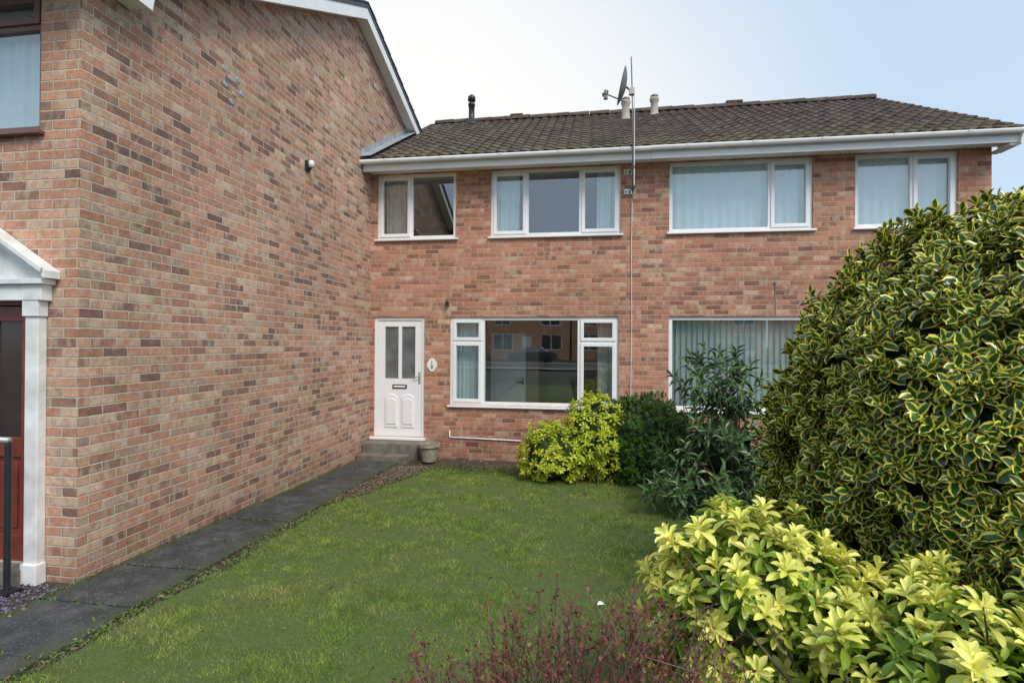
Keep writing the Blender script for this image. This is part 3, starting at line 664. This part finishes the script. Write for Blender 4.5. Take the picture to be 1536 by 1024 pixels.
# --- near yellow shrub
lob=[((.70,-6.38,.80),(.46,.42,.50),1.),((1.18,-6.72,.72),(.54,.48,.45),1.2),((1.62,-6.95,.55),(.42,.38,.42),.7)]
sh=empty('yellow_shrub',(1.2,-6.65,g(-6.65)),'bright yellow leaved shrub in the foreground below the variegated bush','shrub')
tmc=template(((0,.10),(.25,.45),(.5,.85),(.75,1.),(.92,.65),(1.,.12)),fold=.35,curl=.22)
T,A,dp=tips(lob,470,.26,8.,.84,.1,.55,freq=3.4,maxy=.7)
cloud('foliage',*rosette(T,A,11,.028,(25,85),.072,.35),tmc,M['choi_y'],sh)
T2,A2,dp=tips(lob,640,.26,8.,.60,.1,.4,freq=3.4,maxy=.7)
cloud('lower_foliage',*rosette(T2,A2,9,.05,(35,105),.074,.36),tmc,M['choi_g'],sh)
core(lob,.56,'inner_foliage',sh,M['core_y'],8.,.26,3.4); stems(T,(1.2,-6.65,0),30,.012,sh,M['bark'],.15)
# --- far yellow-green shrub
lob=[((-.48,-1.3,.46),(.52,.42,.46),1.),((.06,-1.22,.70),(.46,.40,.58),1.2)]
sh=empty('lime_shrub',(-.15,-1.25,g(-1.25)),'lime yellow shrub under the big window at the back of the lawn','shrub')
T,A,dp=tips(lob,640,.20,5.,.82,.04,.5,freq=3.)
cloud('foliage',*rosette(T,A,9,.03,(25,95),.072,.38),tmc,M['choi_far'],sh)
core(lob,.72,'inner_foliage',sh,M['core_y'],5.,.20,3.); stems(T,(-.15,-1.25,0),16,.01,sh,M['bark'])
# --- dense dark shrub
lob=[((.74,-1.15,.62),(.68,.52,.70),1.)]
sh=empty('dense_green_shrub',(.74,-1.15,g(-1.15)),'dense green small leaved shrub just right of the lime one','shrub')
T,A,dp=tips(lob,1900,.12,11.,.88,.02,.6,3.5)
cloud('foliage',*rosette(T,A,12,.05,(15,75),.042,.38),template(fold=.2,curl=.1),M['hebe'],sh)
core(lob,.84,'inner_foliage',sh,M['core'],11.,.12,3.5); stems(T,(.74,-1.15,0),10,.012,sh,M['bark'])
# --- long leaved dark shrub
lob=[((1.52,-2.2,.78),(.76,.62,.74),1.),((1.62,-2.1,1.46),(.50,.45,.56),.42),((1.15,-2.55,.5),(.58,.5,.45),.5)]
sh=empty('long_leaved_shrub',(1.5,-2.2,g(-2.2)),'open dark shrub with long narrow leaves between the dense shrub and the variegated bush','shrub')
T,A,dp=tips(lob,175,.5,15.,.6,.05,.9)
cloud('foliage',*rosette(T,A,10,.26,(25,90),.165,.29,droop=.2),template(((0,.1),(.25,.75),(.5,1.),(.8,.6),(1.,.03)),fold=.3,curl=.25),M['laurel'],sh)
core([lob[0]],.42,'inner_foliage',sh,M['core'],5.); stems(T,(1.5,-2.2,0),90,.012,sh,M['bark'],.12)
# --- maroon twiggy shrub
sh=empty('maroon_shrub',(-.02,-7.2,g(-7.2)),'twiggy shrub with tiny maroon leaves at the bottom edge of the view','shrub')
tw=MB(); LP=[];LD=[];LN=[]
for i in range(240):
    bx,by=rng.normal()*.14,rng.normal()*.08
    a=Vector((-.02+bx,-7.2+by,g(-7.2))); ex=rng.uniform(-.62,.46); ey=rng.uniform(-.26,.26)
    env=1.215-.22*(abs(ex-.14)/.6)**2-.15*(ey/.3)**2
    top=env+rng.normal()*.055; b=Vector((-.02+ex,-7.2+ey,max(.5,top))); m=a.lerp(b,.5)+Vector((ex*.25,ey*.25,0))
    tw.tube([a,m,a.lerp(b,.85)+Vector((rng.normal()*.01,0,0)),b],[.004,.003,.002,.0012],3,cap=False)
    for k in range(30):
        f=rng.uniform(.5,1.); p=(m.lerp(b,(f-.5)*2)) ; LP.append(p[:]); v=rng.normal(size=3); v[2]+=.5; LD.append(v); LN.append(rng.normal(size=3))
        if k%8==0:
            e=p+Vector((rng.normal()*.045,rng.normal()*.045,.05+rng.random()*.04)); tw.tube([p,e],[.0018,.0009],3,cap=False)
            for _ in range(6): LP.append(p.lerp(e,rng.random())[:]); v=rng.normal(size=3); v[2]+=.5; LD.append(v); LN.append(rng.normal(size=3))
tw.build('twigs',M['redtwig'],sh)
n=len(LP); L=rng.uniform(.009,.019,n); 
V0=np.array([(0,0,0),(.5,.5,.05),(0,1,0),(-.5,.5,.05)]); cloud('foliage',np.array(LP),np.array(LD),np.array(LN),L,L*.55,rng.random(n),(V0,np.array([0,1,0,1.]),np.array([(0,1,2,3)])),M['red'],sh)

# ------------------------------------------------------------------ grass blades
def blades(n,xs,ys,h,w):
    x=rng.uniform(*xs,n); y=rng.uniform(*ys,n)
    ll=np.array([lawn_left(q) for q in np.linspace(-12,-1,400)]); le=np.interp(y,np.linspace(-12,-1,400),ll)
    keep=(x>le+rng.normal(size=n)*.035)&(y<-1.0-.05*np.sin(x*3)+rng.normal(size=n)*.03)
    x,y=x[keep],y[keep]
    nn_=np.array([noise.noise(Vector((a*2.2,b*2.2,1.)))+.5*noise.noise(Vector((a*7,b*7,4.))) for a,b in zip(x,y)])
    kp=rng.random(len(x))<np.clip(.75+nn_*1.1,.18,1); x,y,nn_=x[kp],y[kp],nn_[kp]; n=len(x)
    q=rng.random(n)*6.28; hh=rng.uniform(*h,n)*np.clip(1+.9*nn_,.4,1.8); lean=rng.normal(size=(n,2))*.7*hh[:,None]
    ww=w*rng.uniform(.6,1.4,n)
    z=gv(y)-.003; B=np.stack([x,y,z],1); s=np.stack([np.cos(q)*ww/2,np.sin(q)*ww/2,0*q],1)
    V=np.stack([B-s,B+s,B+np.stack([lean[:,0],lean[:,1],hh],1)],1).reshape(-1,3)
    return V,np.repeat(rng.random(n)**1.2,3)
V1,r1=blades(130000,(-3.,2.4),(-6.6,-4.2),(.010,.027),.0040)
V2,r2=blades(110000,(-3.,2.4),(-4.2,-.9),(.010,.030),.0062)
V3,r3=blades(32000,(-3.,2.4),(-8.,-6.6),(.010,.028),.004)
V=np.concatenate([V1,V2,V3]); r=np.concatenate([r1,r2,r3])
o=fast_mesh('grass',V,np.arange(len(V)).reshape(-1,3),3,M['grass'],attrs={'rnd':r}); tag(o,'short mown green lawn grass between the path and the shrubs','grass',kind='stuff')

# ------------------------------------------------------------------ gravel, chips, litter, weeds
def stones(name,n,xf,mat,s,label,cat):
    P=np.array([xf() for _ in range(n)]); V0=np.array([(1,0,0),(0,1,0),(-1,0,0),(0,-1,0),(0,0,.7),(0,0,-.7)],float)
    F0=np.array([(0,1,4),(1,2,4),(2,3,4),(3,0,4),(1,0,5),(2,1,5),(3,2,5),(0,3,5)])
    sz=rng.uniform(s*.5,s*1.4,n)
    V=P[:,None,:]+V0[None]*sz[:,None,None]*rng.uniform(.6,1.3,(n,6,1))
    q=rng.random(n)*6.28; c,s_=np.cos(q),np.sin(q); d=V-P[:,None,:]; V=P[:,None,:]+np.stack([d[...,0]*c[:,None]-d[...,1]*s_[:,None],d[...,0]*s_[:,None]+d[...,1]*c[:,None],d[...,2]],-1)
    F=(F0[None]+(np.arange(n)*6)[:,None,None]).reshape(-1,3)
    return tag(fast_mesh(name,V.reshape(-1,3),F,3,mat,attrs={'rnd':np.repeat(rng.random(n),6)}),label,cat,kind='stuff')
def e1():
    y=-rng.random()**1.8*7-.75; x=rng.uniform(-3.06,min(lawn_left(y)+.03,-2.3)); return (x,y,g(y)-.02)
stones('gravel',4600,e1,M['gravel'],.011,'loose brown gravel between the path edge and the lawn','gravel')
def e2():
    y=rng.uniform(-7.2,FY-.05); return (rng.uniform(-5.2,XL-.02),y,g(y)-.005)
stones('slate_chips',3500,e2,M['chips'],.014,'purple grey slate chips in front of the left hand house','gravel')
def scatter(n,fx):
    P=np.array([fx() for _ in range(n)]); D=rng.normal(size=(n,3)); D[:,2]*=.25; N=rng.normal(size=(n,3))*.35+np.array([0,0,1.]); return P,D,N
def e3():
    k=rng.random()
    if k<.18: y=-rng.random()*7-.8; x=-2.99+rng.normal()*.03
    elif k<.48: y=-rng.random()*2.2-.8; x=rng.uniform(-3.02,lawn_left(y))
    elif k<.82: y=rng.uniform(-1.15,-.1); x=rng.uniform(-2.8,.3)
    elif k<.94: y=rng.uniform(-6.5,-1.); x=rng.uniform(-2.7,1.6)
    else: y=rng.uniform(-7,-.8); x=XL+.02+abs(rng.normal())*.03
    return (x,y,g(y)+.018)
P,D,N=scatter(1250,e3); L=rng.uniform(.013,.036,1250)
tag(cloud('leaf_litter',P,D,N,L,L*.6,rng.random(1250),template(fold=.4,curl=.3),M['litter']),'brown fallen leaves along the path edge and the house bed','leaves',kind='stuff')
def e4():
    k=rng.random()
    if k<.4: y=rng.uniform(-1.2,-.6); x=rng.uniform(-2.5,-.6)
    elif k<.80: y=rng.uniform(-7.5,-1); x=lawn_left(y)-abs(rng.normal())*.07
    elif k<.9: y=-.60-.62*rng.integers(0,12)+.01+rng.normal()*.006; x=rng.uniform(XL+.02,-3.06)
    else: y=rng.uniform(-7,-.8); x=XL+.02+abs(rng.normal())*.02
    return (x,y,g(y)+.0)
P,D,N=scatter(5800,e4); D[:,2]=np.abs(D[:,2])*3+.3; L=rng.uniform(.012,.040,5800)
tag(cloud('weeds',P,D,N,L,L*.3,rng.random(5800),template(fold=.3,curl=.3),M['weed']),'low green weeds along the bed edge and path joints','weeds',kind='stuff')
lf=template(fold=.4,curl=.3); P=np.array([(.05,-5.05,g(-5.05)+.035)]); tag(cloud('pale_leaf',P,np.array([(.8,.5,.1)]),np.array([(0,-.3,1.)]),np.array([.06]),np.array([.035]),np.array([1.]),lf,M['net'],None,(.05,-5.05,g(-5.05)+.035)),'single pale fallen leaf in the middle of the lawn','leaf')

# ------------------------------------------------------------------ across the road (seen in the window reflections)
Yf=-46.
oh=empty('brick_house',(0,-46,.3),'brick house across the road, reflected in the ground floor windows','house','houses across the road')
def opp():
    hs=[(-3.7,-1.6,1.0,2.7),(1.3,3.6,1.0,2.7),(-3.6,-1.8,3.6,4.9),(1.4,3.4,3.6,4.9),(-.6,.4,.3,2.4)]
    m=MB(); wall_holes(m,0,-4.4,4.4,0,5.2,hs,-.1)
    m.poly([(-4.4,0,0),(-4.4,-8,0),(-4.4,-8,5.2),(-4.4,-4,7.6),(-4.4,0,5.2)]).poly([(4.4,0,0),(4.4,-8,0),(4.4,-8,5.2),(4.4,-4,7.6),(4.4,0,5.2)])
    m.v=[(a,b+Yf,c+.3) for a,b,c in m.v]; return m,hs
m,hs=opp(); m.build('wall',M['brickC'],oh)
MB().prism([(-4.6,.4+Yf,5.3),(-4.6,-4+Yf,8.0),(-4.6,-8.4+Yf,5.3),(-4.6,-4+Yf,7.85)],(9.2,0,0)).build('roof',M['slate'],oh)
MB().box(-4.6,Yf+.30,5.2,4.6,Yf+.42,5.42).build('gutter',M['barge'],oh)
for h in hs[:4]:
    w=MB(); a,b,c,d=h; c+=.3; d+=.3; y=Yf-.06
    w.box(a,y-.04,c,a+.10,y,d).box(b-.10,y-.04,c,b,y,d).box(a+.10,y-.04,c,b-.10,y,c+.10).box(a+.10,y-.04,d-.10,b-.10,y,d).box((a+b)/2-.05,y-.04,c+.10,(a+b)/2+.05,y,d-.10)
    wo=w.build('window',M['upvc'],oh); MB().poly([(a,y-.02,c),(b,y-.02,c),(b,y-.02,d),(a,y-.02,d)]).build('pane',simple('far_glass',(.05,.06,.08),.1),wo)
MB().box(-.6,Yf-.08,.6,.4,Yf-.02,2.7).build('door',M['upvc'],oh)
for x in (-26,-15.7,-6.6,2.4,12.5,24):
    o=oh if x==-26 else copy_tree(oh); o.location=(x,-46,.3)
CY=-36.5
car=empty('parked_car',(0,CY,.27),'parked car across the road, reflected in the ground floor window','car','cars parked across the road')
carpaint=simple('car_paint',(.05,.07,.11),.2,.3)
pr=[(-2.05,.35),(-2.1,.7),(-1.95,.92),(-1.2,1.0),(-.6,1.42),(.7,1.45),(1.35,1.05),(1.95,.95),(2.1,.7),(2.08,.35)]
MB().prism([(x,CY-.85,z+.26) for x,z in pr],(0,1.7,0)).build('body',carpaint,car,bevel=.06)
gl=[(-1.05,1.0),(-.52,1.36),(.62,1.39),(1.15,1.05)]
MB().prism([(x,CY-.86,z+.26) for x,z in gl],(0,1.72,0)).build('side_window',simple('car_glass',(.3,.36,.42),.08),car)
for x in (-1.3,1.3):
    for y in (CY-.80,CY+.80): MB().tube([(x,y-.1,.58),(x,y+.1,.58)],.32,18).build('wheel',M['rubber'],car)
for x in (-11.,-5.,2.5,11.):
    o=car if x==-11. else copy_tree(car); o.location=(x,CY,.27)

# ------------------------------------------------------------------ light, sky, camera
el,az=R(48),R(142)
w=bpy.data.worlds.new('World'); scene.world=w; w.use_nodes=True; nt=w.node_tree
sky=nt.nodes.new('ShaderNodeTexSky'); sky.sky_type='NISHITA'; sky.sun_disc=False; sky.sun_elevation=el; sky.sun_rotation=az; sky.air_density=1.; sky.dust_density=1.5; sky.ozone_density=1.2
tc=nt.nodes.new('ShaderNodeTexCoord')
m0=nt.nodes.new('ShaderNodeMix'); m0.data_type='RGBA'; m0.inputs[0].default_value=.75; nt.links.new(sky.outputs[0],m0.inputs[6]); m0.inputs[7].default_value=(4.7,5.8,7.0,1)
dt=nt.nodes.new('ShaderNodeVectorMath'); dt.operation='DOT_PRODUCT'; nt.links.new(tc.outputs['Generated'],dt.inputs[0]); dt.inputs[1].default_value=Vector((-.36,.92,.04)).normalized()
nz=nt.nodes.new('ShaderNodeTexNoise'); nz.inputs['Scale'].default_value=2.2; nz.inputs['Detail'].default_value=5; nt.links.new(tc.outputs['Generated'],nz.inputs['Vector'])
ad=nt.nodes.new('ShaderNodeMath'); ad.operation='MULTIPLY_ADD'; nt.links.new(nz.outputs['Fac'],ad.inputs[0]); ad.inputs[1].default_value=.08; nt.links.new(dt.outputs['Value'],ad.inputs[2])
mr=nt.nodes.new('ShaderNodeMapRange'); nt.links.new(ad.outputs[0],mr.inputs[0]); mr.inputs[1].default_value=.64; mr.inputs[2].default_value=1.01; mr.inputs[3].default_value=.0; mr.inputs[4].default_value=1.; mr.interpolation_type='SMOOTHSTEP'
mxw=nt.nodes.new('ShaderNodeMix'); mxw.data_type='RGBA'; nt.links.new(mr.outputs[0],mxw.inputs[0]); nt.links.new(m0.outputs[2],mxw.inputs[6]); mxw.inputs[7].default_value=(6.95,6.85,6.6,1)
nt.links.new(mxw.outputs[2],nt.nodes['Background'].inputs[0]); nt.nodes['Background'].inputs[1].default_value=.15
ld=bpy.data.lights.new('fill_sun','SUN'); ld.energy=2.75; ld.angle=R(24); ld.color=(1,.94,.83); lo=bpy.data.objects.new('fill_sun',ld); COL.objects.link(lo)  # soft fill added from front right, in place of the sun behind the houses
to=Vector((math.sin(az)*math.cos(el),math.cos(az)*math.cos(el),math.sin(el))); lo.rotation_euler=to.to_track_quat('Z','Y').to_euler(); lo.location=(0,0,20)
cd=bpy.data.cameras.new('camera'); cam=bpy.data.objects.new('camera',cd); COL.objects.link(cam); scene.camera=cam
cd.sensor_width=36; cd.lens=36*790/1536; cd.clip_start=.05; cd.clip_end=1000
yaw,pit,rol=R(8.57),R(.22),R(.33)
fw=Vector((-math.sin(yaw)*math.cos(pit),math.cos(yaw)*math.cos(pit),math.sin(pit))); rt=Vector((math.cos(yaw),math.sin(yaw),0)); up=rt.cross(fw)
r2_=rt*math.cos(rol)+up*math.sin(rol); u2=r2_.cross(fw)
cam.matrix_world=Matrix(((r2_.x,u2.x,-fw.x,0),(r2_.y,u2.y,-fw.y,-8.7),(r2_.z,u2.z,-fw.z,2.0),(0,0,0,1)))
scene.view_settings.view_transform='Standard'; scene.view_settings.look='None'; scene.view_settings.exposure=0
